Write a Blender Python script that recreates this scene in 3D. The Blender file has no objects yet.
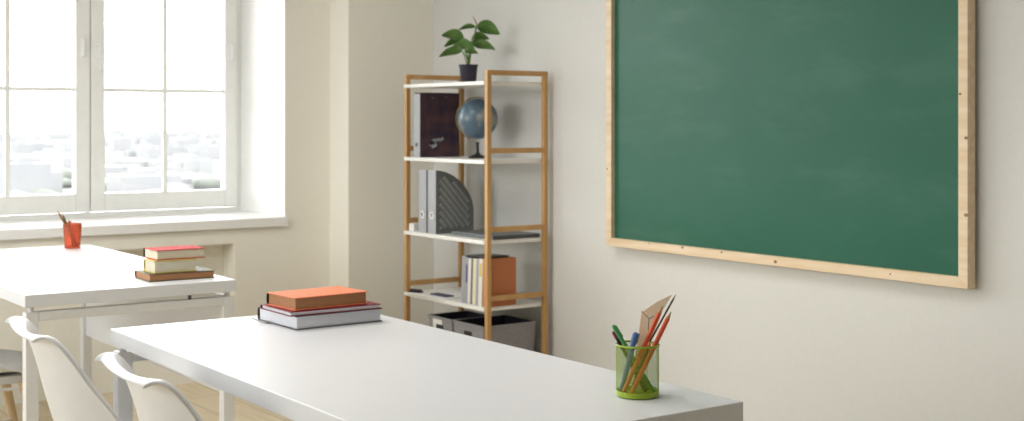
import bpy, bmesh, math, random
from mathutils import Vector, Matrix
random.seed(7)
S = bpy.context.scene
COL = S.collection
PI = math.pi

# ------------------------------------------------------------------ camera
TH = math.radians(35.3)
cam_d = bpy.data.cameras.new('camera'); cam = bpy.data.objects.new('camera', cam_d); COL.objects.link(cam)
cam.location = (0, 0, 1.285); cam.rotation_euler = (PI / 2, 0, -TH)
cam_d.sensor_width = 36; cam_d.lens = 1312 / 1024 * 36
cam_d.shift_y = -(210.5 - 122.5) / 1024
cam_d.clip_start = .05; cam_d.clip_end = 6000
cam_d.dof.use_dof = True; cam_d.dof.focus_distance = 2.9; cam_d.dof.aperture_fstop = 6.3
S.camera = cam

# ------------------------------------------------------------------ light and exposure
S.view_settings.view_transform = 'Standard'; S.view_settings.look = 'None'
S.view_settings.gamma = 1; S.view_settings.use_curve_mapping = False
S.view_settings.exposure = 0.0
w = bpy.data.worlds.new('overcast_sky'); S.world = w; w.use_nodes = True
bg = w.node_tree.nodes['Background']
bg.inputs[0].default_value = (0.985, 0.99, 1.0, 1); bg.inputs[1].default_value = 10.0

def area(name, loc, rot, sx, sy, power, color=(1, 1, 1), portal=False):
    l = bpy.data.lights.new(name, 'AREA'); l.shape = 'RECTANGLE'; l.size = sx; l.size_y = sy
    l.energy = power; l.color = color
    if portal: l.cycles.is_portal = True
    o = bpy.data.objects.new(name, l); COL.objects.link(o); o.location = loc; o.rotation_euler = rot
    return o
area('window_portal', (1.26, 6.75, 1.7), (-PI / 2, 0, 0), 3.3, 1.8, 1, portal=True)
# added fill lights under the ceiling, out of view, to brighten desks and floor
area('ceiling_fill', (1.2, 4.3, 2.87), (0, 0, 0), 1.6, 1.2, 32, (1, .985, .96))
area('ceiling_fill', (1.1, 2.3, 2.87), (0, 0, 0), 1.6, 1.2, 16, (1, .985, .96))
# unseen second window, added in the left wall for daylight from the left
area('unseen_window_portal', (-2.42, 4.13, 1.7), (0, -PI / 2, 0), 1.8, 3.3, 1, portal=True)

# ------------------------------------------------------------------ materials
def srgb(*c):
    r = []
    for v in c:
        v /= 255.
        r.append(v / 12.92 if v <= .04045 else ((v + .055) / 1.055) ** 2.4)
    return (*r, 1)

MATS = {}
def mat(name, col, rough=.5, col2=None, scale=8., detail=3., stretch=(1, 1, 1), bump=0., metal=0., spec=.5, contrast=(.35, .65), coords='Object', trans=0., ior=1.45):
    m = bpy.data.materials.new(name); m.use_nodes = True
    nt = m.node_tree; b = nt.nodes['Principled BSDF']
    b.inputs['Roughness'].default_value = rough; b.inputs['Metallic'].default_value = metal
    b.inputs['Specular IOR Level'].default_value = spec
    b.inputs['Transmission Weight'].default_value = trans; b.inputs['IOR'].default_value = ior
    tc = nt.nodes.new('ShaderNodeTexCoord'); mp = nt.nodes.new('ShaderNodeMapping'); mp.inputs['Scale'].default_value = stretch
    nz = nt.nodes.new('ShaderNodeTexNoise'); nz.inputs['Scale'].default_value = scale; nz.inputs['Detail'].default_value = detail
    cr = nt.nodes.new('ShaderNodeValToRGB')
    cr.color_ramp.elements[0].position = contrast[0]; cr.color_ramp.elements[1].position = contrast[1]
    cr.color_ramp.elements[0].color = col
    cr.color_ramp.elements[1].color = col2 or tuple(min(1, c * 1.03) for c in col[:3]) + (1,)
    nt.links.new(tc.outputs[coords], mp.inputs[0]); nt.links.new(mp.outputs[0], nz.inputs['Vector'])
    nt.links.new(nz.outputs['Fac'], cr.inputs[0]); nt.links.new(cr.outputs[0], b.inputs['Base Color'])
    if bump:
        bp = nt.nodes.new('ShaderNodeBump'); bp.inputs['Strength'].default_value = bump; bp.inputs['Distance'].default_value = .002
        nt.links.new(nz.outputs['Fac'], bp.inputs['Height']); nt.links.new(bp.outputs[0], b.inputs['Normal'])
    MATS[name] = m
    return m

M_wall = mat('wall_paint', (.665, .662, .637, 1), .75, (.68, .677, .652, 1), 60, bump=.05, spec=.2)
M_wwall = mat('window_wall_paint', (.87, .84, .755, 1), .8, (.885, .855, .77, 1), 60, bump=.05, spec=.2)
M_reveal = mat('white_trim_lit_reveal', (.86, .855, .84, 1), .5, scale=40, bump=.02)
M_ceil = mat('ceiling_paint', (.85, .84, .81, 1), .85, scale=50, spec=.2)
M_pvc = mat('window_frame_white', (.86, .86, .83, 1), .35, scale=20)
M_desk = mat('white_laminate', (.78, .79, .82, 1), .32, (.79, .80, .83, 1), 30, bump=.01, spec=.5)
M_steel = mat('white_powder_coat', (.77, .77, .77, 1), .45, scale=60)
M_plastic = mat('white_shell_plastic', (.70, .705, .72, 1), .38, scale=20)
M_beech = mat('beech_wood', srgb(206, 182, 146), .5, srgb(190, 160, 120), 12, 5, (1, 1, .1))
M_bamboo = mat('bamboo_wood', srgb(200, 158, 104), .45, srgb(182, 138, 84), 14, 5, (1, 1, .12))
M_shelf = mat('white_shelf_board', (.84, .83, .80, 1), .4, scale=25)
M_pine = mat('pine_wood', srgb(232, 212, 184), .5, srgb(220, 194, 158), 9, 6, (4, .35, 4), bump=.1)
M_knot = mat('pine_knot', srgb(150, 112, 78), .5, srgb(120, 84, 56), 60)
M_black = mat('black_plastic', (.018, .018, .02, 1), .4, scale=30)
M_screw = mat('dark_screw', (.09, .09, .09, 1), .35, metal=.8)
M_pages = mat('cream_pages', srgb(226, 220, 200), .8, srgb(200, 192, 168), 90, 2, (.3, .3, 14), contrast=(.3, .7))
M_wpages = mat('white_pages', srgb(226, 228, 232), .8, srgb(206, 208, 214), 90, 2, (.3, .3, 14), contrast=(.3, .7))
M_bpages = mat('brown_aged_pages', srgb(180, 130, 90), .7, srgb(150, 104, 68), 90, 2, (.3, .3, 14), contrast=(.3, .7))
def flat(n, rgb, r=.5, **k): return mat(n, srgb(*rgb), r, **k)
M_orange = flat('orange_cloth_cover', (236, 140, 98), .6, col2=srgb(228, 130, 88), scale=200)
M_dred = flat('dark_red_cover', (128, 26, 40), .5)
M_pinkred = flat('coral_red_cover', (186, 56, 56), .75, spec=.25)
M_darkcov = flat('dark_brown_cover', (46, 34, 30), .5)
M_greycov = flat('slate_grey_cover', (104, 106, 112), .5)
M_olive = flat('olive_cover', (92, 84, 60), .6)
M_yellow = flat('yellow_cover', (206, 186, 96), .6)
M_bin = flat('grey_felt', (152, 150, 153), .8, col2=srgb(138, 136, 139), scale=120)
M_binin = flat('dark_box_inside', (40, 38, 50), .8)
M_silver = flat('silver_grey_board', (168, 170, 174), .4)
M_lattice = flat('dark_grey_plastic', (100, 104, 105), .45)
M_pot = flat('dark_plum_pot', (46, 40, 56), .6)
M_soil = flat('potting_soil', (52, 36, 26), .9, col2=srgb(30, 22, 16), scale=150, bump=.6)
M_leaf = mat('green_leaf', srgb(78, 118, 56), .4, srgb(124, 158, 88), 14, 4, contrast=(.35, .75))
M_stem = flat('green_stem', (104, 136, 70), .5)
M_sheath = flat('reddish_leaf_sheath', (146, 92, 74), .5)
M_lime = flat('lime_green_enamel', (150, 176, 44), .35)
M_redcup = mat('red_translucent_plastic', srgb(250, 160, 126), .25, trans=.8, ior=1.12, scale=10)
M_brass = flat('bronze_meridian', (150, 130, 84), .35, metal=.7)

def glass_mat():
    m = bpy.data.materials.new('window_glass'); m.use_nodes = True; nt = m.node_tree; nt.nodes.clear()
    o = nt.nodes.new('ShaderNodeOutputMaterial'); mx = nt.nodes.new('ShaderNodeMixShader')
    t = nt.nodes.new('ShaderNodeBsdfTransparent'); g = nt.nodes.new('ShaderNodeBsdfGlossy'); g.inputs['Roughness'].default_value = .02
    f = nt.nodes.new('ShaderNodeFresnel'); f.inputs[0].default_value = 1.35
    t.inputs[0].default_value = (.97, .98, .97, 1)
    nt.links.new(f.outputs[0], mx.inputs[0]); nt.links.new(t.outputs[0], mx.inputs[1]); nt.links.new(g.outputs[0], mx.inputs[2]); nt.links.new(mx.outputs[0], o.inputs[0])
    return m
M_glass = glass_mat()

def floor_mat():
    m = mat('oak_laminate_floor', srgb(236, 222, 194), .38, srgb(222, 204, 172), 5, 6, (8, .6, 1), bump=.03)
    nt = m.node_tree; b = nt.nodes['Principled BSDF']
    br = nt.nodes.new('ShaderNodeTexBrick'); br.inputs['Scale'].default_value = 1; br.inputs['Brick Width'].default_value = 1.3
    br.inputs['Row Height'].default_value = .19; br.inputs['Mortar Size'].default_value = .002
    br.inputs['Color1'].default_value = (1, 1, 1, 1); br.inputs['Color2'].default_value = (.88, .87, .85, 1); br.inputs['Mortar'].default_value = (.45, .4, .33, 1)
    mp = nt.nodes.new('ShaderNodeMapping'); mp.inputs['Rotation'].default_value = (0, 0, PI / 2)
    tc = nt.nodes.new('ShaderNodeTexCoord'); nt.links.new(tc.outputs['Object'], mp.inputs[0]); nt.links.new(mp.outputs[0], br.inputs['Vector'])
    mx = nt.nodes.new('ShaderNodeMixRGB'); mx.blend_type = 'MULTIPLY'; mx.inputs[0].default_value = 1
    src = b.inputs['Base Color'].links[0].from_socket
    nt.links.new(src, mx.inputs[1]); nt.links.new(br.outputs['Color'], mx.inputs[2]); nt.links.new(mx.outputs[0], b.inputs['Base Color'])
    return m
M_floor = floor_mat()

def chalk_mat():
    m = mat('green_chalkboard', srgb(38, 94, 75), .36, srgb(42, 99, 79), 1.3, 5, (1, 1.2, 2.0), contrast=(.3, .7), spec=.3)
    nt = m.node_tree; b = nt.nodes['Principled BSDF']
    tc = nt.nodes.new('ShaderNodeTexCoord'); mp = nt.nodes.new('ShaderNodeMapping'); mp.inputs['Scale'].default_value = (1, .9, 3.2); mp.inputs['Rotation'].default_value = (.25, 0, 0)
    nz = nt.nodes.new('ShaderNodeTexNoise'); nz.inputs['Scale'].default_value = 2.1; nz.inputs['Detail'].default_value = 8; nz.inputs['Roughness'].default_value = .65
    cr = nt.nodes.new('ShaderNodeValToRGB'); cr.color_ramp.elements[0].position = .5; cr.color_ramp.elements[1].position = .85
    cr.color_ramp.elements[0].color = (0, 0, 0, 1); cr.color_ramp.elements[1].color = (.11, .11, .11, 1)
    mx = nt.nodes.new('ShaderNodeMixRGB'); mx.inputs[2].default_value = srgb(150, 176, 160)
    src = b.inputs['Base Color'].links[0].from_socket
    nt.links.new(tc.outputs['Object'], mp.inputs[0]); nt.links.new(mp.outputs[0], nz.inputs['Vector']); nt.links.new(nz.outputs['Fac'], cr.inputs[0])
    nt.links.new(cr.outputs[0], mx.inputs[0]); nt.links.new(src, mx.inputs[1]); nt.links.new(mx.outputs[0], b.inputs['Base Color'])
    return m
M_chalk = chalk_mat()

# ------------------------------------------------------------------ helpers
def NB(): return bmesh.new()
def box(bm, x0, x1, y0, y1, z0, z1, bev=0., seg=2):
    vs = [bm.verts.new(p) for p in ((x0, y0, z0), (x1, y0, z0), (x1, y1, z0), (x0, y1, z0), (x0, y0, z1), (x1, y0, z1), (x1, y1, z1), (x0, y1, z1))]
    fs = [bm.faces.new([vs[i] for i in f]) for f in ((3, 2, 1, 0), (4, 5, 6, 7), (0, 1, 5, 4), (1, 2, 6, 5), (2, 3, 7, 6), (3, 0, 4, 7))]
    if bev:
        es = list({e for f in fs for e in f.edges})
        bmesh.ops.bevel(bm, geom=es, offset=bev, segments=seg, affect='EDGES', profile=.6)
def tube(bm, pts, r, n=10, caps=True):
    pts = [Vector(p) for p in pts]
    rs = r if isinstance(r, (list, tuple)) else [r] * len(pts)
    rings = []; up = None
    for i, p in enumerate(pts):
        d = (pts[min(i + 1, len(pts) - 1)] - pts[max(i - 1, 0)]).normalized()
        if up is None:
            up = Vector((0, 0, 1)) if abs(d.z) < .9 else Vector((1, 0, 0))
        a = d.cross(up).normalized(); b = d.cross(a).normalized(); up = -b if False else up
        rings.append([bm.verts.new(p + (a * math.cos(2 * PI * k / n) + b * math.sin(2 * PI * k / n)) * rs[i]) for k in range(n)])
    for q in range(len(rings) - 1):
        for k in range(n):
            bm.faces.new((rings[q][k], rings[q][(k + 1) % n], rings[q + 1][(k + 1) % n], rings[q + 1][k]))
    if caps:
        bm.faces.new(rings[0][::-1]); bm.faces.new(rings[-1])
def lathe(bm, prof, n=40, c=(0, 0, 0)):
    rings = []
    for r, z in prof:
        rings.append([bm.verts.new((c[0] + max(r, 1e-5) * math.cos(2 * PI * k / n), c[1] + max(r, 1e-5) * math.sin(2 * PI * k / n), c[2] + z)) for k in range(n)])
    for q in range(len(rings) - 1):
        for k in range(n):
            bm.faces.new((rings[q][k], rings[q][(k + 1) % n], rings[q + 1][(k + 1) % n], rings[q + 1][k]))
    bmesh.ops.remove_doubles(bm, verts=bm.verts, dist=2e-5)
def obj(name, bm, m, parent=None, loc=None, rot=None, smooth=False, label=None):
    bmesh.ops.recalc_face_normals(bm, faces=bm.faces)
    me = bpy.data.meshes.new(name); bm.to_mesh(me); bm.free()
    for mm in (m if isinstance(m, (list, tuple)) else [m]): me.materials.append(mm)
    o = bpy.data.objects.new(name, me); COL.objects.link(o)
    if smooth:
        for p in me.polygons: p.use_smooth = True
    if parent: o.parent = parent
    if loc: o.location = loc
    if rot: o.rotation_euler = rot
    if label: o['label'] = label
    return o
def smooth_angle(o, a=40):
    for p in o.data.polygons: p.use_smooth = True
    o.data.set_sharp_from_angle(angle=math.radians(a))
def tag(o, label, cat, group=None):
    o['label'] = label; o['category'] = cat
    if group: o['group'] = group
    return o
def thing(name, label, cat, loc=(0, 0, 0), rz=0, group=None):
    o = bpy.data.objects.new(name, None); COL.objects.link(o); o.empty_display_size = .1
    o.location = loc; o.rotation_euler = (0, 0, rz)
    return tag(o, label, cat, group)
def struct(o): o['kind'] = 'structure'; return o
def copy_tree(o, parent=None):
    c = o.copy(); COL.objects.link(c); c.parent = parent
    for ch in list(o.children): copy_tree(ch, c)
    return c

# ------------------------------------------------------------------ the room
XW = 3.641            # wall with the chalkboard
YW = 6.055            # window wall face
YG = 6.597            # window frame face
X0, Y0, ZC = -2.3, -1.55, 2.9
bm = NB(); box(bm, X0 - .1, XW + .1, Y0 - .1, 6.75, -.1, 0); struct(obj('floor', bm, M_floor))
bm = NB(); box(bm, X0 - .1, XW + .1, Y0 - .1, 6.75, ZC, ZC + .1); struct(obj('ceiling', bm, M_ceil))
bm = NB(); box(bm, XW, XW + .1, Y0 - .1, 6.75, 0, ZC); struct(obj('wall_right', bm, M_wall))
bm = NB(); box(bm, X0 - .1, XW, Y0 - .1, Y0, 0, ZC); struct(obj('wall_near', bm, M_wall))
bm = NB(); 
LY0, LY1 = 2.48, 5.78
box(bm, X0 - .14, X0, Y0, LY0, 0, ZC); box(bm, X0 - .14, X0, LY1, 6.75, 0, ZC)
box(bm, X0 - .14, X0, LY0, LY1, 0, .81); box(bm, X0 - .14, X0, LY0, LY1, 2.6, ZC); struct(obj('wall_left', bm, M_wall))
# window wall, deep opening X -.34..2.889, z .77..2.6; heating niche under the sill
WX0, WX1, WZ1 = -.36, 2.889, 2.6
bm = NB()
box(bm, X0, WX0, YW, 6.75, 0, ZC)
box(bm, WX1, XW, YW, 6.75, 0, ZC)
box(bm, WX0, WX1, YW, 6.75, WZ1, ZC)
box(bm, WX0, WX1, YW + .14, 6.75, 0, .762)
box(bm, WX0, WX1, YW, YW + .14, .69, .762)
box(bm, 2.617, WX1, YW, YW + .14, 0, .69)
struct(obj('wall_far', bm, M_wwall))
# lining of the opening; its lit brightness put into a whiter paint
bm = NB()
box(bm, WX1 - .004, WX1, YW + .0005, YG + .06, .81, WZ1)
box(bm, WX0, WX0 + .004, YW + .0005, YG + .06, .81, WZ1)
box(bm, WX0 + .004, WX1 - .004, YW + .0005, YG + .06, WZ1 - .004, WZ1)
struct(obj('trim_2', bm, M_reveal))
bm = NB(); box(bm, 3.139, XW, 5.855, YW, 0, ZC); struct(obj('trim_1', bm, M_wwall))      # pilaster in the corner
bm = NB(); box(bm, WX0 - .03, WX1 + .006, YW - .022, YW, .764, .81, .004)
box(bm, WX0 + .0005, WX1 - .0005, YW - .01, YG + .06, .764, .81); struct(obj('trim_3', bm, M_reveal))   # sill
bm = NB(); box(bm, XW - .014, XW, Y0, 5.855, 0, .07, .003); struct(obj('baseboard_right', bm, M_reveal))
bm = NB(); box(bm, 2.617, 3.139, YW - .014, YW, 0, .07, .003); struct(obj('baseboard_far', bm, M_reveal))

# window: outer frame, four sashes with glazing bars
win = bpy.data.objects.new('window_1', None); COL.objects.link(win); win.location = (0, YG, .81); struct(win)
bm = NB()
H_ = WZ1 - .81
box(bm, WX0 + .004, WX1 - .004, 0, .06, 0, .022)
box(bm, WX0 + .004, WX1 - .004, 0, .06, H_ - .03, H_ - .004)
box(bm, WX1 - .026, WX1 - .004, 0, .06, .022, H_ - .03)
box(bm, WX0 + .004, WX0 + .026, 0, .06, .022, H_ - .03)
for xm_ in (2.072, 1.275, .4785): box(bm, xm_ - .006, xm_ + .006, .012, .06, .022, H_ - .03)
obj('window_frame', bm, M_pvc, win)
def make_sash():
    W = .7845; zb, zt = .026, H_ - .034; st = .071
    bm = NB(); y0, y1 = -.012, .05
    box(bm, 0, st, y0, y1, zb, zt, .005); box(bm, W - st, W, y0, y1, zb, zt, .005)
    box(bm, st, W - st, y0, y1, zb, .119, .005); box(bm, st, W - st, y0, y1, zt - .07, zt, .005)
    sash = obj('sash', bm, M_pvc, win, (0, 0, 0))
    bm = NB(); xm = W / 2
    box(bm, xm - .012, xm + .012, .008, .028, .119, zt - .07, .002)
    for z in (.64, 1.165): box(bm, st, W - st, .0085, .0275, z - .011, z + .011, .002)
    obj('glazing_bar', bm, M_pvc, sash)
    bm = NB(); box(bm, st - .003, W - st + .003, .016, .020, .116, zt - .067); obj('glass_pane', bm, M_glass, sash)
    return sash
sash = make_sash()
W_S = .7845
xs = [1.2885, 2.0775, -.309, .4855]  # last two stand out of view, added for more daylight
for i, x in enumerate(xs):
    s_ = sash if i == 0 else copy_tree(sash, win)
    s_.location = (x, 0, 0)
    if i % 2 == 1:      # handle sits on the left stile of the right-hand sash, hinge knuckle on its neighbour
        bm = NB(); box(bm, .022, .046, -.028, -.012, .80, .87, .004); tube(bm, [(.034, -.03, .86), (.034, -.046, .86)], .007)
        box(bm, .026, .042, -.056, -.042, .74, .87, .005)
        obj('handle', bm, M_reveal, s_)
    else:
        bm = NB(); box(bm, W_S - .046, W_S - .022, -.022, -.012, .80, .90, .004); tube(bm, [(W_S - .034, -.024, .81), (W_S - .034, -.024, .89)], .007)
        obj('hinge', bm, M_reveal, s_)

win2 = copy_tree(win); win2.location = (X0 - .06, LY0 + .385, .81); win2.rotation_euler = (0, 0, PI / 2); win2.name = 'unseen_window_2'  # unseen side window, added to let in light from the left

# outside: pale city far below; haze put into close, muted surface colours
M_ground = mat('haze_toned_ground', (.088, .088, .09, 1), .9, (.098, .098, .102, 1), .012, 6, coords='Generated')
M_ground.node_tree.nodes['Noise Texture'].inputs['Scale'].default_value = 40
M_city = mat('haze_toned_concrete', (.185, .185, .186, 1), .9, (.155, .157, .164, 1), .02, 3)
M_trees = mat('haze_toned_foliage', (.086, .094, .080, 1), .9, (.10, .104, .094, 1), .05, 3)
bm = NB()
vs = [bm.verts.new(p) for p in ((-4000, -4000, -38), (4500, -4000, -38), (4500, 6000, -38), (-4000, 6000, -38))]; bm.faces.new(vs)
g = obj('ground', bm, M_ground); struct(g)
bm = NB()
for k in range(620):
    d = 620 + 3000 * random.random() ** 1.1; a = math.radians(random.uniform(-8, 42))
    x, y = d * math.sin(a), d * math.cos(a)
    h = random.uniform(4, 12) * (1 + d / 5000) * (1.0 if random.random() < .85 else 1.7); sx, sy = random.uniform(5, 16), random.uniform(5, 14)
    box(bm, x - sx, x + sx, y - sy, y + sy, -38, -38 + h)
    if random.random() < .5: box(bm, x - sx * .4, x + sx * .3, y - sy * .5, y + sy * .5, -38 + h, -38 + h + 3)
o = obj('city_block', bm, M_city); tag(o, 'hazy pale buildings of the distant city seen through the window', 'buildings'); o['kind'] = 'stuff'
bm = NB()
for k in range(260):
    d = random.uniform(420, 900); a = math.radians(random.uniform(-6, 40))
    x, y = d * math.sin(a), d * math.cos(a); r = random.uniform(3, 8)
    mtx = Matrix.Translation((x, y, -38 + r * .6)) @ Matrix.Diagonal((r * 1.6, r * 1.2, r * .8, 1))
    bmesh.ops.create_icosphere(bm, subdivisions=1, radius=1, matrix=mtx)
o = obj('tree_clump', bm, M_trees, smooth=True); tag(o, 'hazy tree clumps among the distant buildings outside the window', 'trees'); o['kind'] = 'stuff'

# ------------------------------------------------------------------ chalkboard
cb = thing('chalkboard', 'large green chalkboard in a pale pine frame hung on the wall', 'chalkboard', (XW, 3.462, .7560))
Y1, Y2, HB, fw = -.902, .902, 1.25, .036
bm = NB()
box(bm, -.038, -.0185, Y1 + fw - .004, Y2 - fw + .004, fw - .004, HB - fw + .004); obj('writing_surface', bm, M_chalk, cb)
for yb in (-.6, .6):
    bm = NB(); box(bm, -.018, -.0005, yb - .03, yb + .03, .02, HB - .02); obj('wall_batten', bm, M_pine, cb)
def knots(bm, pts):
    for (y, z, r) in pts:
        n = 10; c = Vector((-.0585, y, z))
        vs = [bm.verts.new(c + Vector((0, r * math.cos(2 * PI * k / n) * 1.3, r * math.sin(2 * PI * k / n)))) for k in range(n)]
        vb = [bm.verts.new(v.co + Vector((.001, 0, 0))) for v in vs]
        f = bm.faces.new(vs); f.material_index = 1
        for k in range(n): bm.faces.new((vs[k], vs[(k + 1) % n], vb[(k + 1) % n], vb[k])).material_index = 1
def rail_poly(pts):
    bm = NB(); a = [bm.verts.new((-.058, y, z)) for y, z in pts]; b = [bm.verts.new((-.018, y, z)) for y, z in pts]
    bm.faces.new(a); bm.faces.new(b[::-1])
    for k in range(4): bm.faces.new((a[k], a[(k + 1) % 4], b[(k + 1) % 4], b[k]))
    bmesh.ops.bevel(bm, geom=list(bm.edges), offset=.0015, segments=1, affect='EDGES')
    return bm
b1 = rail_poly([(Y1, 0), (Y2, 0), (Y2 - fw, fw), (Y1 + fw, fw)]); knots(b1, [(.42, .030, .005), (.20, .028, .004), (-.08, .016, .006), (.62, .030, .003), (-.6, .02, .003)])
obj('frame_rail', b1, [M_pine, M_knot], cb)
obj('frame_rail', rail_poly([(Y1 + fw, HB - fw), (Y2 - fw, HB - fw), (Y2, HB), (Y1, HB)]), M_pine, cb)
b3 = rail_poly([(Y1, 0), (Y1 + fw, fw), (Y1 + fw, HB - fw), (Y1, HB)]); knots(b3, [(Y1 + .006, .235, .006), (Y1 + .006, .48, .005), (Y1 + .028, .62, .004)])
obj('frame_stile', b3, [M_pine, M_knot], cb)
b4 = rail_poly([(Y2 - fw, fw), (Y2, 0), (Y2, HB), (Y2 - fw, HB - fw)]); knots(b4, [(Y2 - .01, .33, .004)])
obj('frame_stile', b4, [M_pine, M_knot], cb)

# ------------------------------------------------------------------ desks
DW, DL = .699, 1.585
def make_desk(label):
    t = thing('school_desk', label, 'desk', (1.4665, 2.589, 0), 0, None)
    hx, hy = DW / 2, DL / 2
    bm = NB(); box(bm, -hx, hx, -hy, hy, .71, .75, .0025, 2); obj('tabletop', bm, M_desk, t)
    lw = .04; ix, iy = hx - .004, hy - .006
    for sx in (-1, 1):
        for sy in (-1, 1):
            bm = NB(); x0, x1 = sorted((sx * ix, sx * (ix - lw))); y0, y1 = sorted((sy * iy, sy * (iy - lw)))
            box(bm, x0, x1, y0, y1, 0, .693, .003); lg = obj('leg', bm, M_steel, t)
            bm = NB(); cx, cy = (x0 + x1) / 2, (y0 + y1) / 2
            lathe(bm, [(0, 0), (.009, 0), (.009, .019), (0, .019)], 16, (cx, cy, .692)); obj('spacer', bm, M_steel, lg)
    for sy in (-1, 1):
        bm = NB(); y0, y1 = sorted((sy * iy, sy * (iy - lw))); box(bm, -ix + lw, ix - lw, y0, y1, .665, .693, .003)
        r = obj('end_rail', bm, M_steel, t)
        bm = NB(); lathe(bm, [(0, 0), (.006, 0), (.006, .017), (0, .017)], 14, (.19, sy * (iy - .012), .693)); obj('bolt', bm, M_screw, r)
    for sx in (1,):
        bm = NB(); x0, x1 = sorted((sx * ix, sx * (ix - .03))); box(bm, x0, x1, -iy + lw, iy - lw, .668, .693, .003); obj('side_rail', bm, M_steel, t)
    bm = NB(); box(bm, ix - .028, ix - .01, -iy + lw, iy - lw, .36, .668, .002); obj('modesty_panel', bm, M_desk, t)
    return t
desk = make_desk('near white rectangular desk carrying the orange book stack and lime pencil cup')
desk2 = copy_tree(desk); desk2.location = (1.4665, 4.98, 0)
desk2['label'] = 'white desk by the window carrying three stacked books and the red cup'
for d_ in (desk, desk2): d_['group'] = 'white school desks in a row'

# ------------------------------------------------------------------ chairs
def make_chair():
    t = thing('shell_chair', '', 'chair', (0, 0, 0), 0, 'white shell chairs tucked under the desks')
    # rows front -> back top: x, z, half width, edge forward, edge raise
    rows = [(.236, .405, .150, -.02, .000), (.222, .425, .175, -.012, .006), (.17, .438, .205, 0, .016), (.08, .436, .222, .0, .030), (-.02, .430, .228, .015, .052),
            (-.11, .434, .226, .045, .085), (-.17, .462, .222, .075, .105), (-.200, .53, .214, .082, .080), (-.222, .61, .206, .066, .048),
            (-.240, .69, .198, .048, .028), (-.256, .745, .190, .032, .018), (-.269, .770, .180, .022, .014), (-.283, .777, .168, .014, .008), (-.294, .769, .162, .010, .004)]
    us = [-1.10, -1.06, -1, -.85, -.6, -.3, 0, .3, .6, .85, 1, 1.06, 1.10]
    bm = NB(); g_ = []
    nR = len(rows)
    for i, (x, z, hw, df, dz) in enumerate(rows):
        back = min(1, max(0, (z - .45) / .15)) if x < -.1 else 0
        row = []
        for u in us:
            uc = max(-1, min(1, u)); ex = abs(u) - 1 if abs(u) > 1 else 0
            e = abs(uc) ** 2.2
            px = x + df * e; pz = z + dz * e; py = hw * uc
            if ex:
                k = ex / .10
                py += math.copysign(.013 * k, u)
                lip = -.014 * (k ** 2)
                px += lip * back; pz += lip * (1 - back)
            row.append(bm.verts.new((px, py, pz)))
        g_.append(row)
    for i in range(nR - 1):
        for j in range(len(us) - 1): bm.faces.new((g_[i][j], g_[i][j + 1], g_[i + 1][j + 1], g_[i + 1][j]))
    o = obj('seat_shell', bm, M_plastic, t, smooth=True)
    md = o.modifiers.new('thick', 'SOLIDIFY'); md.thickness = .009; md.offset = 0
    md = o.modifiers.new('round', 'SUBSURF'); md.levels = 2; md.render_levels = 2
    for sx in (-1, 1):
        for sy in (-1, 1):
            bm = NB(); tube(bm, [(sx * .10 - .01, sy * .13, .405), (sx * .20 - .01, sy * .21, 0)], [.017, .011], 14); lg = obj('leg', bm, M_beech, t); smooth_angle(lg)
    bm = NB()
    for sy in (-1, 1): tube(bm, [(-.12, sy * .135, .385), (.10, sy * .135, .385)], .006, 8)
    for sx in (-1, 1): tube(bm, [(sx * .11 - .01, -.135, .385), (sx * .11 - .01, .135, .385)], .006, 8)
    tube(bm, [(-.15, -.165, .22), (.13, .165, .22)], .005, 8); tube(bm, [(-.15, .165, .22), (.13, -.165, .22)], .005, 8)
    obj('support_frame', bm, M_steel, t)
    bm = NB(); box(bm, -.12, .10, -.12, .12, .398, .425, .004); obj('seat_mount', bm, M_plastic, t)
    return t
ch = make_chair()
spots = [((1.156, 3.280, 0), -.085, 'white shell chair behind the other, nearer the window, at the near desk'),
         ((1.180, 2.625, 0), -.06, 'white shell chair lowest in the picture, its back rim against the near desk edge'),
         ((1.13, 4.73, 0), 0, 'white shell chair under the window desk, only its seat showing at left')]
for i, (loc, rz, lb) in enumerate(spots):
    c = ch if i == 0 else copy_tree(ch)
    c.location = loc; c.rotation_euler = (0, 0, rz); c['label'] = lb

# ------------------------------------------------------------------ books
def make_book(name, label, cat, loc, L, Wd, T, mcov, mpage, rz=0, ct=.0025, group=None, mspine=None, parent=None, inset=.004):
    """flat book: length L along x, width Wd along y, spine on the +y side, lying on z=0"""
    t = thing(name, label, cat, loc, rz, group)
    bm = NB(); box(bm, 0, L, 0, Wd, 0, ct, .0008, 1); box(bm, 0, L, 0, Wd, T - ct, T, .0008, 1); obj('cover', bm, mcov, t)
    n = 8; bm = NB(); a = []; b = []
    for k in range(n + 1):        # rounded spine
        ang = -PI / 2 + PI * k / n
        a.append((Wd - .002 + .006 * math.cos(ang), T / 2 + T / 2 * math.sin(ang)))
    inner = [(y - .0025 if 0 < i < n else y - .0005, T / 2 + (z - T / 2) * .9) for i, (y, z) in enumerate(a)]
    for x in (0, L): b.append(([bm.verts.new((x, y, z)) for y, z in a], [bm.verts.new((x, y, z)) for y, z in inner]))
    for k in range(n):
        for w_ in (0, 1): bm.faces.new((b[0][w_][k], b[0][w_][k + 1], b[1][w_][k + 1], b[1][w_][k]))
        for e in (0, 1): bm.faces.new((b[e][0][k], b[e][0][k + 1], b[e][1][k + 1], b[e][1][k]))
    obj('spine', bm, mspine or mcov, t)
    bm = NB(); box(bm, inset, L - inset, inset, Wd - .002, ct, T - ct, .001, 1)
    obj('page_block', bm, mpage, t)
    return t
z0 = .7505
G1 = 'books stacked on the near desk'
bk = make_book('hardcover_book', 'thick white-paged hardcover at the bottom of the near desk stack', 'book', (1.496, 3.074, z0), .258, .222, .036, M_greycov, M_wpages, .02, group=G1, mspine=M_darkcov)
bm = NB()
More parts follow.
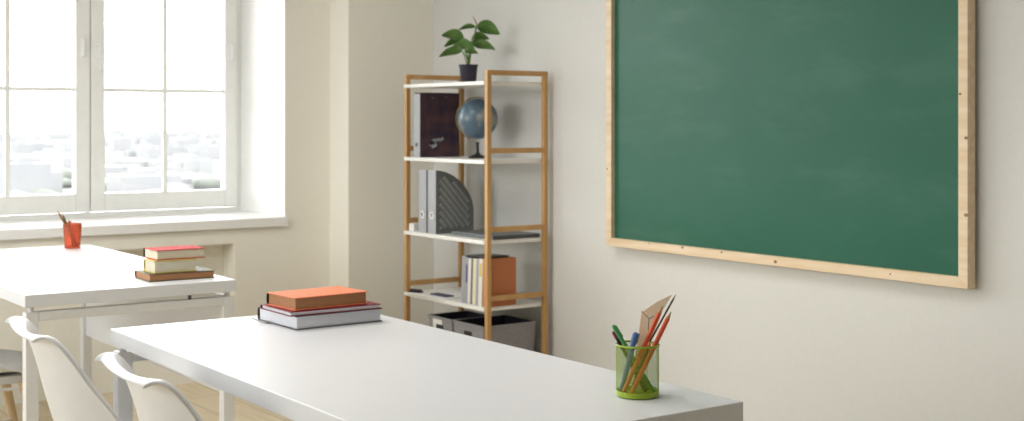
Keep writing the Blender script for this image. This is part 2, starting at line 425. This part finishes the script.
pts = [(-.012, .150, .001), (-.020, .158, .003), (-.028, .172, .008), (-.036, .184, .012)]
bm.verts.ensure_lookup_table()
prev = None
for (x, y, z) in [(.006, .141, .0005)] + pts:
    cur = [bm.verts.new((x, y - .004, z)), bm.verts.new((x, y + .004, z)), bm.verts.new((x, y + .004, z + .0012)), bm.verts.new((x, y - .004, z + .0012))]
    if prev:
        for k in range(4): bm.faces.new((prev[k], prev[(k + 1) % 4], cur[(k + 1) % 4], cur[k]))
    prev = cur
obj('ribbon_bookmark', bm, M_darkcov, bk, label='dark ribbon bookmark')
make_book('thin_book', 'thin book with a dark red cover beneath the orange book', 'book', (1.478, 3.072, z0 + .0365), .268, .178, .012, M_dred, M_wpages, 0, ct=.0018, group=G1)
make_book('orange_book', 'orange cloth-bound book with browned pages topping the near desk stack', 'book', (1.497, 3.082, z0 + .049), .222, .150, .033, M_orange, M_bpages, .06, group=G1, mspine=M_darkcov)
G2 = 'books stacked on the window desk'
make_book('olive_book', 'dark olive book with brown pages at the bottom of the window desk stack', 'book', (1.545, 4.284, z0), .232, .150, .026, M_olive, M_bpages, -.03, group=G2, mspine=M_darkcov)
make_book('yellow_book', 'small pale-paged book with yellow cover, middle of the window desk stack', 'book', (1.566, 4.292, z0 + .0265), .152, .10, .042, M_yellow, M_pages, 0, group=G2)
make_book('red_book', 'coral red book with cream pages topping the window desk stack', 'book', (1.577, 4.300, z0 + .069), .174, .125, .034, M_pinkred, M_pages, 0, group=G2, mspine=M_darkcov)

# ------------------------------------------------------------------ pencils and cups
RT = Vector((math.cos(TH), -math.sin(TH), 0)); FW = Vector((math.sin(TH), math.cos(TH), 0))
def stick(name, label, cat, a, b, r, mbody, tip=None, mtip=None, n=6, group=None, cap=None, mcap=None, mlead=None):
    """pencil or pen from foot a to head b; the head carries the point or the cap"""
    a, b = Vector(a), Vector(b); L = (b - a).length
    t = thing(name, label, cat, a, 0, group)
    t.rotation_mode = 'QUATERNION'; t.rotation_quaternion = Vector((0, 0, 1)).rotation_difference(b - a)
    tl = tip or 0; cl = cap or 0
    bm = NB(); tube(bm, [(0, 0, 0), (0, 0, L - tl - cl)], r, n); o = obj('barrel', bm, mbody, t)
    if tip:
        bm = NB(); tube(bm, [(0, 0, L - tl), (0, 0, L - tl * .25)], [r, r * .28], 12); obj('sharpened_wood', bm, mtip, t, smooth=True)
        bm = NB(); tube(bm, [(0, 0, L - tl * .25), (0, 0, L)], [r * .28, r * .06], 8); obj('pencil_lead', bm, mlead or M_black, t, smooth=True)
    if cap:
        bm = NB(); lathe(bm, [(0, L - cl), (r * 1.25, L - cl), (r * 1.25, L - cl * .2), (r * .8, L - cl * .04), (0, L)], 16); box(bm, r * 1.2, r * 1.7, -r * .35, r * .35, L - cl * 1.0, L - cl * .15)
        obj('cap', bm, mcap, t)
    return t

CUP = Vector((1.6845, 1.954, .7505))
def mesh_cup(c, r, h):
    t = thing('pencil_cup', 'lime green wire mesh pencil cup on the near desk', 'pencil cup', c)
    bm = NB()
    N, Rn = 56, 32; z1, z2 = .012, h - .004
    for i in range(Rn):
        for k in range(N):
            if (i + k) % 2: continue
            def P(ii, kk):
                a = 2 * PI * kk / N; z = z1 + (z2 - z1) * ii / Rn
                return (r * math.cos(a), r * math.sin(a), z)
            if i + 2 <= Rn:
                bm.faces.new([bm.verts.new(P(*q)) for q in ((i, k), (i + 1, k + 1), (i + 2, k), (i + 1, k - 1))])
    bmesh.ops.remove_doubles(bm, verts=bm.verts, dist=1e-5)
    o = obj('mesh_wall', bm, M_lime, t)
    md = o.modifiers.new('wire', 'WIREFRAME'); md.thickness = .001; md.use_replace = True
    bm = NB()
    tube_ring(bm, r, h - .003, .0022)
    obj('rim', bm, M_lime, t, smooth=True)
    bm = NB(); lathe(bm, [(0, .001), (r - .001, .001), (r + .0006, .003), (r + .0006, .012), (r - .0006, .012), (r - .0006, .0035), (0, .0035)], 48)
    obj('solid_base', bm, M_lime, t)
    return t
def tube_ring(bm, R, z, r, n=56, m=8, arc=2 * PI, start=0, axis=None):
    full = abs(arc - 2 * PI) < 1e-6; cnt = n if full else n + 1; rings = []
    for i in range(cnt):
        a = start + arc * i / n
        rings.append([bm.verts.new(((R + r * math.cos(2 * PI * k / m)) * math.cos(a), (R + r * math.cos(2 * PI * k / m)) * math.sin(a), z + r * math.sin(2 * PI * k / m))) for k in range(m)])
    for i in range(n):
        A, B = rings[i], rings[(i + 1) % cnt]
        for k in range(m): bm.faces.new((A[k], A[(k + 1) % m], B[(k + 1) % m], B[k]))
    if not full: bm.faces.new(rings[0][::-1]); bm.faces.new(rings[-1])
mesh_cup(CUP, .0415, .103)
def cp(right, up, fwd=0.): return CUP + RT * right + FW * fwd + Vector((0, 0, up))
PXM = 2.57 / 1312
def px(x, y, fwd=0.):      # picture offsets from the cup axis, turned into metres at the cup
    return cp((x - 635.7) * PXM, (396 - y) * PXM, fwd)
M_pen_or = flat('orange_red_lacquer', (214, 84, 46), .35); M_pen_or2 = flat('vermilion_lacquer', (226, 96, 62), .35)
M_woodtip = flat('pencil_wood', (196, 140, 100), .6); M_pgreen = flat('green_pen_plastic', (70, 150, 84), .3)
M_maroon = flat('maroon_pen_plastic', (130, 34, 62), .3); M_blue = flat('blue_pen_plastic', (74, 110, 168), .3)
def add_translucent(m, col, f):
    nt = m.node_tree; b = nt.nodes['Principled BSDF']; o_ = [n for n in nt.nodes if n.type == 'OUTPUT_MATERIAL'][0]
    t_ = nt.nodes.new('ShaderNodeBsdfTranslucent'); t_.inputs[0].default_value = col; mx = nt.nodes.new('ShaderNodeMixShader'); mx.inputs[0].default_value = f
    nt.links.new(b.outputs[0], mx.inputs[1]); nt.links.new(t_.outputs[0], mx.inputs[2]); nt.links.new(mx.outputs[0], o_.inputs[0])
M_dwood = flat('dark_stained_wood', (70, 48, 40), .5); M_ply = flat('pale_plywood', (250, 238, 220), .55, col2=srgb(246, 230, 208), scale=30)
add_translucent(M_ply, srgb(252, 240, 222), .3)
M_brownl = flat('brown_lacquer', (128, 88, 40), .4); M_kraft = flat('wire_metal', (120, 104, 80), .35, metal=.6)
GP = 'pencils and pens in the lime mesh cup'
stick('orange_pencil', 'orange pencil leaning right in lime cup, left one of the two', 'pencil', px(621.0, 392.0, -0.0120), px(659.5, 305.0, -0.0200), .0048, M_pen_or, .016, M_woodtip, group=GP)
stick('orange_pencil', 'orange pencil leaning furthest right in lime cup, below the dark stick', 'pencil', px(627.8, 392.0, -0.0270), px(669.5, 312.5, 0.0030), .0048, M_pen_or2, .016, M_woodtip, group=GP)
stick('dark_stick', 'tall thin dark wooden stick rising above everything in the lime cup', 'paint brush', px(622.0, 392.0, 0.0150), px(674.5, 295.0, 0.0050), .0019, M_dwood, .012, M_black, n=10, group=GP)
stick('green_pen', 'green capped pen leaning left in the lime mesh cup', 'pen', px(651.7, 391.0, -0.0130), px(611.4, 326.0, 0.0095), .0036, M_pgreen, n=14, group=GP, cap=.03, mcap=M_pgreen)
stick('maroon_pen', 'maroon capped pen leaning left just under the green pen', 'pen', px(643.6, 391.0, -0.0117), px(612.0, 333.0, 0.0177), .0034, M_darkcov, n=14, group=GP, cap=.016, mcap=M_maroon)
stick('blue_pen', 'blue capped pen standing upright in the middle of the lime cup', 'pen', px(619.6, 392.0, 0.0053), px(633.3, 331.0, -0.0240), .0052, M_blue, n=14, group=GP, cap=.022, mcap=M_blue)
stick('brown_pencil', 'brown pencil inside the lime mesh cup, ending near the rim', 'pencil', px(630.9, 391.0, 0.0104), px(649.1, 341.0, -0.0002), .0045, M_brownl, .012, M_woodtip, group=GP)
stick('brown_pencil', 'brown pencil slanting across behind the others inside lime cup', 'pencil', px(647.3, 392.0, 0.0202), px(622.0, 343.0, 0.0202), .004, M_brownl, .010, M_woodtip, group=GP)
# set square of pale plywood standing at the back of the cup
bm = NB(); pl = [(-.010, .006), (.008, .006), (.029, .104), (.052, .163), (.0715, .1955), (.040, .180), (.010, .160), (.002, .10)]
f = [bm.verts.new((x, -.001, z)) for x, z in pl]; b = [bm.verts.new((x, .001, z)) for x, z in pl]
bm.faces.new(f); bm.faces.new(b[::-1])
for k in range(len(pl)): bm.faces.new((f[k], f[(k + 1) % len(pl)], b[(k + 1) % len(pl)], b[k]))
o = obj('wooden_template', bm, M_ply, None, CUP + FW * .0245, (0, 0, -TH)); tag(o, 'pale thin plywood template standing behind the orange pencils', 'drawing template', GP)
bm = NB(); tube(bm, [px(645, 388, .006), px(646.8, 345, .008), px(647, 326, .006), px(647.6, 320, .006), px(652.5, 317, .006)], .0009, 8); tube(bm, [px(639.8, 312, .006), px(647.6, 319.5, .006)], .0006, 8)
o = obj('bent_wire', bm, M_kraft, None); tag(o, 'thin bent wire poking up beside the orange pencils', 'wire', GP)

# red cup on the window desk
RC = Vector((1.700, 5.640, .7505)); t = thing('plastic_cup', 'orange-red translucent plastic pencil cup at far edge of the window desk', 'pencil cup', RC)
bm = NB(); lathe(bm, [(0, .0015), (.030, .0015), (.032, .003), (.040, .104), (.0385, .105), (.0300, .006), (0, .005)], 40); obj('cup_wall', bm, M_redcup, t, smooth=True)
bm = NB(); lathe(bm, [(0, 0), (.033, 0), (.034, .002), (.033, .004), (0, .004)], 40); obj('cup_foot', bm, M_redcup, t, smooth=True)
def rp(x, y, fwd=0.):
    k = 5.585 / 1312
    return RC + RT * ((x - 72.5) * k) + FW * fwd + Vector((0, 0, (248 - y) * k))
GR = 'pencils in the red cup'
stick('pencil', 'pencil leaning furthest left in the red cup', 'pencil', rp(77.8, 245.5, -0.0086), rp(57.1, 210.5, 0.0044), .0042, M_brownl, .02, M_woodtip, group=GR)
stick('pencil', 'pencil leaning left in the red cup, second from the left', 'pencil', rp(76.3, 246.0, 0.0014), rp(60.1, 212.5, 0.0195), .0042, M_olive, .02, M_woodtip, group=GR)
stick('short_pencil', 'short dark green pencil just above the rim of the red cup', 'pencil', rp(74.9, 246.0, -0.0213), rp(69.5, 219.0, -0.0132), .004, M_olive, .014, M_woodtip, group=GR)
stick('orange_marker', 'orange marker slanting inside the red cup, hardly above the rim', 'marker', rp(77.1, 246.0, 0.0128), rp(67.1, 221.0, 0.0260), .0045, M_pen_or, n=14, group=GR, cap=.02, mcap=M_pen_or)

# ------------------------------------------------------------------ bookshelf
SX, SY = 3.271, 4.808
sh = thing('bookshelf', 'open shelving rack with bamboo posts and white shelves against the wall', 'bookshelf', (SX, SY, 0))
PX_, PY_, D, Ln = .022, .023, .336, .723
for y in (0, Ln - PY_):
    for x in (0, D - PX_):
        bm = NB(); box(bm, x, x + PX_, y, y + PY_, 0, 1.4955, .002); obj('post', bm, M_bamboo, sh)
    bm = NB(); box(bm, 0, D, y, y + PY_, 1.496, 1.519, .002); obj('side_rail', bm, M_bamboo, sh)
    for z in (1.147, .796, .489, .145):
        bm = NB(); box(bm, PX_, D - PX_, y + .001, y + PY_ - .001, z, z + .0235, .002); obj('side_rail', bm, M_bamboo, sh)
SHZ = [1.470, 1.117, .758, .460, .125]
for z in SHZ:
    bm = NB(); box(bm, -.004, D - .004, PY_, Ln - .0015, z - .017, z, .002); obj('shelf_board', bm, M_shelf, sh)

# album on the second shelf
M_album = mat('dark_album_cover', srgb(46, 36, 56), .35, srgb(84, 56, 60), 14, 8)
t = thing('photo_album', 'dark purple album with silver spine standing beside the globe', 'album', (3.283, 5.405, 1.1175))
bm = NB(); box(bm, .004, .228, 0, .003, 0, .312, .001); box(bm, .004, .228, .053, .056, 0, .312, .001); album_bm = bm
bm = NB(); box(bm, 0, .004, .0, .056, .0, .306, .001)
obj('spine', bm, M_silver, t, label='silver spine')
bm = NB(); lathe(bm, [(0, 0), (.010, 0), (.010, .002), (.006, .002), (.006, .0005), (0, .0005)], 20)
bmesh.ops.rotate(bm, verts=bm.verts, cent=(0, 0, 0), matrix=Matrix.Rotation(-PI / 2, 3, 'Y')); bmesh.ops.translate(bm, verts=bm.verts, vec=(.0, .028, .06)); obj('finger_ring', bm, M_screw, t)
bm = NB(); box(bm, .006, .222, .0035, .0525, .004, .304); obj('page_block', bm, M_darkcov, t)
bm = album_bm
random.seed(3)
for k in range(9):       # pale printed motif low on the cover
    x = .060 + random.uniform(0, .075); z = .058 + (x - .06) * .45 + random.uniform(-.014, .014); s_ = random.uniform(.004, .011)
    vs = [bm.verts.new((x + a * s_ * 1.5, -.0006, z + b * s_ + a * s_ * .5)) for a, b in ((-1, -1), (1, -.7), (.8, 1), (-.9, .6))]; bm.faces.new(vs).material_index = 1
for (x, z) in ((.075, .287), (.150, .290)):
    vs = [bm.verts.new((x + .003 * math.cos(k), -.0006, z + .003 * math.sin(k))) for k in range(6)]; bm.faces.new(vs).material_index = 1
obj('cover', bm, [M_album, M_silver], t)

# globe
M_globe = mat('globe_print', srgb(84, 106, 124), .3, srgb(142, 146, 140), 9, 5, contrast=(.5, .6))
GC = Vector((3.432, 5.128, 1.1175)); t = thing('globe', 'blue-grey desk globe on black foot on the second shelf', 'globe', GC)
bm = NB(); lathe(bm, [(0, 0), (.046, 0), (.046, .004), (.036, .010), (.014, .018), (.008, .030), (.007, .068), (.010, .074), (0, .076)], 36); obj('foot', bm, M_black, t, smooth=True)
ball = Vector((0, 0, .185)); tilt = math.radians(23)
bm = NB(); bmesh.ops.create_uvsphere(bm, u_segments=48, v_segments=28, radius=.095); obj('sphere', bm, M_globe, t, ball, (0, tilt, -TH), smooth=True)
bm = NB(); tube_ring(bm, .1005, 0, .0024, 40, 8, PI, PI / 2)
bmesh.ops.rotate(bm, verts=bm.verts, cent=(0, 0, 0), matrix=Matrix.Rotation(PI / 2, 3, 'X'))
tube(bm, [(0, 0, .094), (0, 0, .104)], .003); tube(bm, [(0, 0, -.094), (0, 0, -.104)], .003)
o = obj('meridian_arc', bm, M_brass, t, ball, (0, tilt, -TH), smooth=True)

# magazine files on the third shelf
def curve_panel(outer, holes, depth):
    cu = bpy.data.curves.new('panel', 'CURVE'); cu.dimensions = '2D'; cu.fill_mode = 'BOTH'; cu.extrude = depth / 2
    for pts in [outer] + holes:
        sp = cu.splines.new('POLY'); sp.points.add(len(pts) - 1); sp.use_cyclic_u = True
        for p, q in zip(sp.points, pts): p.co = (q[0], q[1], 0, 1)
    tmp = bpy.data.objects.new('panel', cu); COL.objects.link(tmp)
    me = bpy.data.meshes.new_from_object(tmp.evaluated_get(bpy.context.evaluated_depsgraph_get()))
    bpy.data.objects.remove(tmp); bpy.data.curves.remove(cu)
    bm = NB(); bm.from_mesh(me); bpy.data.meshes.remove(me)
    bmesh.ops.rotate(bm, verts=bm.verts, cent=(0, 0, 0), matrix=Matrix.Rotation(PI / 2, 3, 'X'))   # x stays, y -> z
    return bm
FL, FH, FT, FB = .213, .300, .076, .115
def top_curve(x):        # height of the curved cut-away at x
    t_ = x / FL
    return FB + (FH - FB) * (max(0, 1 - t_ ** 1.9)) ** .62 if t_ < 1 else FB
outer = [(0, 0), (FL, 0)] + [(x, top_curve(x)) for x in [FL * (1 - k / 24) for k in range(25)]]
holes = []
ux, uz = math.cos(math.radians(-48)), math.sin(math.radians(-48)); nx_, nz_ = -uz, ux
for row in range(-9, 12):
    for s_ in range(-20, 24):
        cx = .10 + ux * s_ * .0135 + nx_ * row * .0245; cz = .13 + uz * s_ * .0135 + nz_ * row * .0245
        hs = []
        for a, b in ((-.0042, -.0088), (.0042, -.0088), (.0042, .0088), (-.0042, .0088)):
            hs.append((cx + ux * a + nx_ * b, cz + uz * a + nz_ * b))
        if all(.016 < p[0] < FL - .014 and p[1] > .018 and p[1] < top_curve(p[0] + .004) - .018 for p in hs): holes.append(hs)
def make_file():
    t = thing('magazine_file', '', 'magazine file', (3.285, 5.26, .7585), 0, 'grey magazine files on the third shelf')
    for y in (.0015, FT - .0015):
        bm = curve_panel(outer, holes, .0025); bmesh.ops.translate(bm, verts=bm.verts, vec=(.0, y, 0)); obj('lattice_side', bm, M_lattice, t)
    bm = NB()      # spine with finger hole
    n = 20; hc, hr = (FT / 2, .085), .012
    rect = [(.003, 0), (FT - .003, 0), (FT - .003, FH), (.003, FH)]
    hole = [(hc[0] + hr * math.cos(2 * PI * k / n), hc[1] + hr * math.sin(2 * PI * k / n)) for k in range(n)]
    bm2 = curve_panel(rect, [hole], .003); bmesh.ops.rotate(bm2, verts=bm2.verts, cent=(0, 0, 0), matrix=Matrix.Rotation(PI / 2, 3, 'Z')); bm.free()
    bmesh.ops.translate(bm2, verts=bm2.verts, vec=(.0015, 0, 0)); o = obj('spine', bm2, M_silver, t, label='silver grey spine with finger hole')
    bm = NB(); box(bm, .003, FL, .003, FT - .003, 0, .003); box(bm, FL - .003, FL, .003, FT - .003, .003, FB); obj('tray', bm, M_lattice, t)
    bm = NB(); lathe(bm, [(hr, 0), (hr + .006, 0), (hr + .006, .002), (hr, .002), (hr, 0)], 24)
    bmesh.ops.rotate(bm, verts=bm.verts, cent=(0, 0, 0), matrix=Matrix.Rotation(-PI / 2, 3, 'Y')); bmesh.ops.translate(bm, verts=bm.verts, vec=(0, hc[0], hc[1])); obj('finger_ring', bm, M_reveal, t)
    bm = NB(); pts_ = [(.006, .004), (FL - .006, .004)] + [(x, top_curve(x) - .006) for x in [.006 + (FL - .012) * (1 - k / 16) for k in range(17)]]
    a_ = [bm.verts.new((x, .004, z)) for x, z in pts_]; b_ = [bm.verts.new((x, .050, z)) for x, z in pts_]; bm.faces.new(a_); bm.faces.new(b_[::-1])
    for k in range(len(a_)): bm.faces.new((a_[k], a_[(k + 1) % len(a_)], b_[(k + 1) % len(a_)], b_[k]))
    obj('papers', bm, M_wpages, t, label='white papers kept inside')
    bm = NB(); box(bm, -.0008, 0, .014, FT - .014, .15, .27); obj('spine_label', bm, M_silver, t)
    return t
mf = make_file(); mf['label'] = 'grey magazine file with its lattice side facing the room'
mf2 = copy_tree(mf); mf2.location = (3.285, 5.345, .7585); mf2['label'] = 'grey magazine file behind its twin, only the silver spine showing'
# white block at the shelf's far end
bm = NB(); box(bm, 0, .03, 0, .045, 0, .035, .002); o = obj('eraser', bm, M_reveal, None, (3.28, 5.455, .7585)); tag(o, 'small white eraser block left of the magazine files', 'eraser')
# flat dark case on third shelf
t = thing('laptop', 'closed dark grey laptop lying flat at the near end of third shelf', 'laptop', (3.325, 4.845, .7585))
bm = NB(); box(bm, 0, .262, 0, .345, .0, .010, .003); obj('base', bm, M_lattice, t)
bm = NB(); box(bm, 0, .262, 0, .345, .0105, .0175, .003); obj('lid', bm, M_lattice, t)

# books standing on the fourth shelf
def standing(name, label, y, th, h, dep, mcov, mpage, lean=0, group='books standing on the fourth shelf', spine=None, slab=None):
    t = thing(name, label, 'book', (3.287, y, .4605), 0, group); t.rotation_euler = (lean, 0, 0)
    ct = min(.002, th * .18)
    bm = NB(); box(bm, .002, dep, 0, ct, 0, h, .0005, 1); box(bm, .002, dep, th - ct, th, 0, h, .0005, 1); obj('cover', bm, mcov, t)
    bm = NB(); box(bm, 0, .0022, 0, th, 0, h, .0006, 1); obj('spine', bm, spine or mcov, t)
    bm = NB(); box(bm, .0022, dep - .004, ct, th - ct, .003, h - .004); obj('page_block', bm, mpage, t)
    if slab:
        bm = NB(); box(bm, -.0006, .0, th * .2, th * .8, h * slab[0], h * slab[1]); obj('spine_label', bm, slab[2], t)
    return t
M_rust = flat('rust_brown_board', (184, 112, 72), .6); M_rusto = flat('orange_spine_board', (206, 128, 70), .6)
M_white = flat('white_board', (222, 220, 212), .5); M_purple = flat('violet_board', (96, 78, 130), .5); M_lgrey = flat('light_grey_board', (158, 160, 166), .5)
M_cream = flat('cream_board', (226, 214, 184), .5)
lean = .05
yy = 4.836
standing('rust_book', 'large rust brown book with orange spine at the near end of the row', yy, .030, .215, .160, M_rust, M_pages, 0, spine=M_rusto); yy += .0425
for (nm, lb, th, h, m_, sl) in (
        ('white_book', 'white book with a yellow spine label next to the rust book', .030, .212, M_white, (.62, .9, M_yellow)),
        ('grey_book', 'light grey book standing right after the yellow labelled white one', .020, .212, M_lgrey, None),
        ('cream_book', 'cream book in the middle of the standing row', .026, .208, M_cream, None),
        ('slate_book', 'slim slate grey book between the cream and white books', .016, .210, M_greycov, None),
        ('white_book', 'plain white book standing beside the violet book', .022, .206, M_white, None),
        ('violet_book', 'violet spined book, second from the far end of the row', .022, .210, M_lgrey, (.45, .85, M_purple)),
        ('grey_binder', 'light grey binder leaning at the far end of the row', .030, .214, M_lgrey, None)):
    standing(nm, lb, yy, th, h, .165, m_, M_pages, lean, slab=sl); yy += th + .0006
    lean = lean
# black notebook lying across the tops
bm = NB(); box(bm, 0, .13, 0, .155, 0, .007, .002); o = obj('black_notebook', bm, M_black, None, (3.293, 4.858, .6765), (-.02, 0, 0)); tag(o, 'thin black notebook lying across the tops of standing books', 'notebook')
# papers and pens on the far part of that shelf
bm = NB(); box(bm, 0, .24, 0, .30, 0, .004, .001, 1); o = obj('paper_pad', bm, M_reveal, None, (3.258, 5.165, .4605), (0, 0, .06)); tag(o, 'white paper pad lying on the fourth shelf', 'paper pad')
t = thing('stapler', 'small black stapler on the paper pad nearest the far post', 'stapler', (3.282, 5.40, .465), .35)
bm = NB(); box(bm, 0, .028, 0, .075, 0, .006, .002); obj('base', bm, M_black, t)
bm = NB(); box(bm, .004, .024, .004, .070, .0065, .015, .003); obj('arm', bm, M_black, t)
bm = NB(); box(bm, 0, .05, 0, .13, 0, .006, .002); o = obj('pencil_case', bm, flat('navy_case', (62, 66, 92), .6), None, (3.30, 5.20, .465), (0, 0, .05)); tag(o, 'flat navy case on the paper pad beside the standing books', 'case')

# storage bins on the bottom shelf
def make_bin(name, label, x0, y0, wx, wy, h, label_card, rz):
    t = thing(name, label, 'storage box', (x0, y0, .1255), rz, 'grey storage boxes on the bottom shelf')
    tp = .012; th = .004
    def ring(z, ins): return [(ins, ins, z), (wx - ins, ins, z), (wx - ins, wy - ins, z), (ins, wy - ins, z)]
    bm = NB(); lv = [ring(0, tp), ring(h, 0), ring(h, th), ring(.004, tp + th)]; V = [[bm.verts.new(p) for p in l] for l in lv]
    for i in range(3):
        for k in range(4):
            f = bm.faces.new((V[i][k], V[i][(k + 1) % 4], V[i + 1][(k + 1) % 4], V[i + 1][k]))
            if i == 2: f.material_index = 1  # inside faces get the darker colour
    bm.faces.new(V[0]); f = bm.faces.new(V[3]); f.material_index = 1
    obj('box_body', bm, [M_bin, M_binin], t)
    bm = NB()
    for (a, b, c, d) in ((-.003, wx + .003, -.003, .003), (-.003, wx + .003, wy - .003, wy + .003), (-.003, .003, .003, wy - .003), (wx - .003, wx + .003, .003, wy - .003)): box(bm, a, b, c, d, h - .010, h + .001, .001, 1)
    obj('rim', bm, M_bin, t)
    bm = NB(); yc = wy * .52; box(bm, -.001, .006, yc - .03, yc + .03, h - .055, h - .035, .002); obj('handle_slot', bm, M_black, t, label='dark handle slot')
    if label_card:
        bm = NB(); y0_, y1_ = label_card; vs = [(.002, y0_, h - .012), (.002, y1_, h - .012), (.009, y1_, h - .115), (.009, y0_, h - .115)]
        a = [bm.verts.new((x - .003, y, z)) for x, y, z in vs]; b = [bm.verts.new((x - .0015, y, z)) for x, y, z in vs]
        bm.faces.new(a); bm.faces.new(b[::-1])
        for k in range(4): bm.faces.new((a[k], a[(k + 1) % 4], b[(k + 1) % 4], b[k]))
        obj('label_card', bm, M_reveal, t, label='white label card')
    return t
make_bin('storage_bin', 'grey storage box with a handle slot at the near end of bottom shelf', 3.282, 4.856, .29, .245, .246, None, .0)
make_bin('storage_bin', 'grey storage box with white card, behind the handled one on the bottom shelf', 3.282, 5.118, .22, .205, .246, (.085, .165), .0)

# ------------------------------------------------------------------ potted plant
PC = Vector((3.402, 5.160, 1.4705)); pk = 6.18 / 1312
add_translucent(M_leaf, srgb(130, 170, 60), .3)
t = thing('potted_plant', 'small leafy plant in a dark plum pot on top of the shelf', 'potted plant', PC)
bm = NB(); lathe(bm, [(0, 0), (.033, 0), (.0355, .003), (.0435, .080), (.0465, .080), (.0465, .086), (.0425, .087), (.040, .075), (0, .075)], 40); o = obj('pot', bm, M_pot, t); smooth_angle(o)
bm = NB(); lathe(bm, [(.0405, .076), (.02, .080), (0, .081)], 30); obj('soil', bm, M_soil, t, smooth=True)
def lp(x, y, f=0.): return RT * ((x - 467.8) * pk) + FW * f + Vector((0, 0, (81.2 - y) * pk))
def leaf(base, tip, wd, droop=.012, roll=0., m=M_leaf):
    A, B = Vector(base), Vector(tip); d = B - A; L = d.length; dn = d.normalized()
    up = Vector((0, 0, 1)); side = dn.cross(up).normalized(); nrm = side.cross(dn).normalized()
    q = Matrix.Rotation(roll, 3, dn); side = q @ side; nrm = q @ nrm
    bm = NB(); rows_ = []; n = 9
    for i in range(n + 1):
        s_ = i / n
        wv = wd * (math.sin(PI * min(1, s_ ** .72)) ** .8) * (1 - .15 * s_) + .0004
        c = A + d * s_ + nrm * (droop * math.sin(PI * s_))
        rows_.append([bm.verts.new(c + side * wv * u + nrm * (abs(u) * wv * .28 - .0)) for u in (-1, -.5, 0, .5, 1)])
    for i in range(n):
        for j in range(4): bm.faces.new((rows_[i][j], rows_[i][j + 1], rows_[i + 1][j + 1], rows_[i + 1][j]))
    o = obj('leaf', bm, m, t, smooth=True); md = o.modifiers.new('thick', 'SOLIDIFY'); md.thickness = .0009
    bm = NB(); root = lp(467.8 + random.uniform(-1, 1), 64, random.uniform(-.006, .006)); mid = (root + A) / 2 + Vector((0, 0, .012)) + (root - A) * .12
    tube(bm, [root, mid, A], [.0024, .0018, .0013], 7); obj('stem', bm, M_stem, t, smooth=True)
random.seed(5)
leaf(lp(463.5, 36, -.01), lp(441, 34, -.035), .030, .018, 1.0)
leaf(lp(463, 37, .02), lp(443, 45, .02), .024, .012, .8)
leaf(lp(462, 49, -.02), lp(438.5, 55.5, -.04), .026, .014, .9)
leaf(lp(457, 41, -.03), lp(476, 51, -.06), .034, .008, -.9)
leaf(lp(475, 24.5, .01), lp(457.5, 28, .02), .017, .010, .7)
leaf(lp(475.5, 24, -.01), lp(499.5, 33, -.03), .038, .020, -1.1)
leaf(lp(471, 36, .0), lp(489, 37, .01), .027, .012, -.9)
leaf(lp(473, 44, -.02), lp(495, 48.5, -.05), .028, .018, -.9)
leaf(lp(470, 41, .03), lp(486, 43, .06), .024, .010, -.8)
leaf(lp(464, 46, .02), lp(450, 45, .06), .024, .010, .8)
leaf(lp(464, 50, -.02), lp(478, 52, -.06), .022, .008, -.8)
bm = NB(); tube(bm, [lp(468, 64), lp(470, 44), lp(476, 25)], [.003, .0024, .0018], 8); obj('stem', bm, M_stem, t, smooth=True)
leaf(lp(476.5, 25, -.005), lp(472, 14, -.012), .0045, .003, .3, M_sheath)
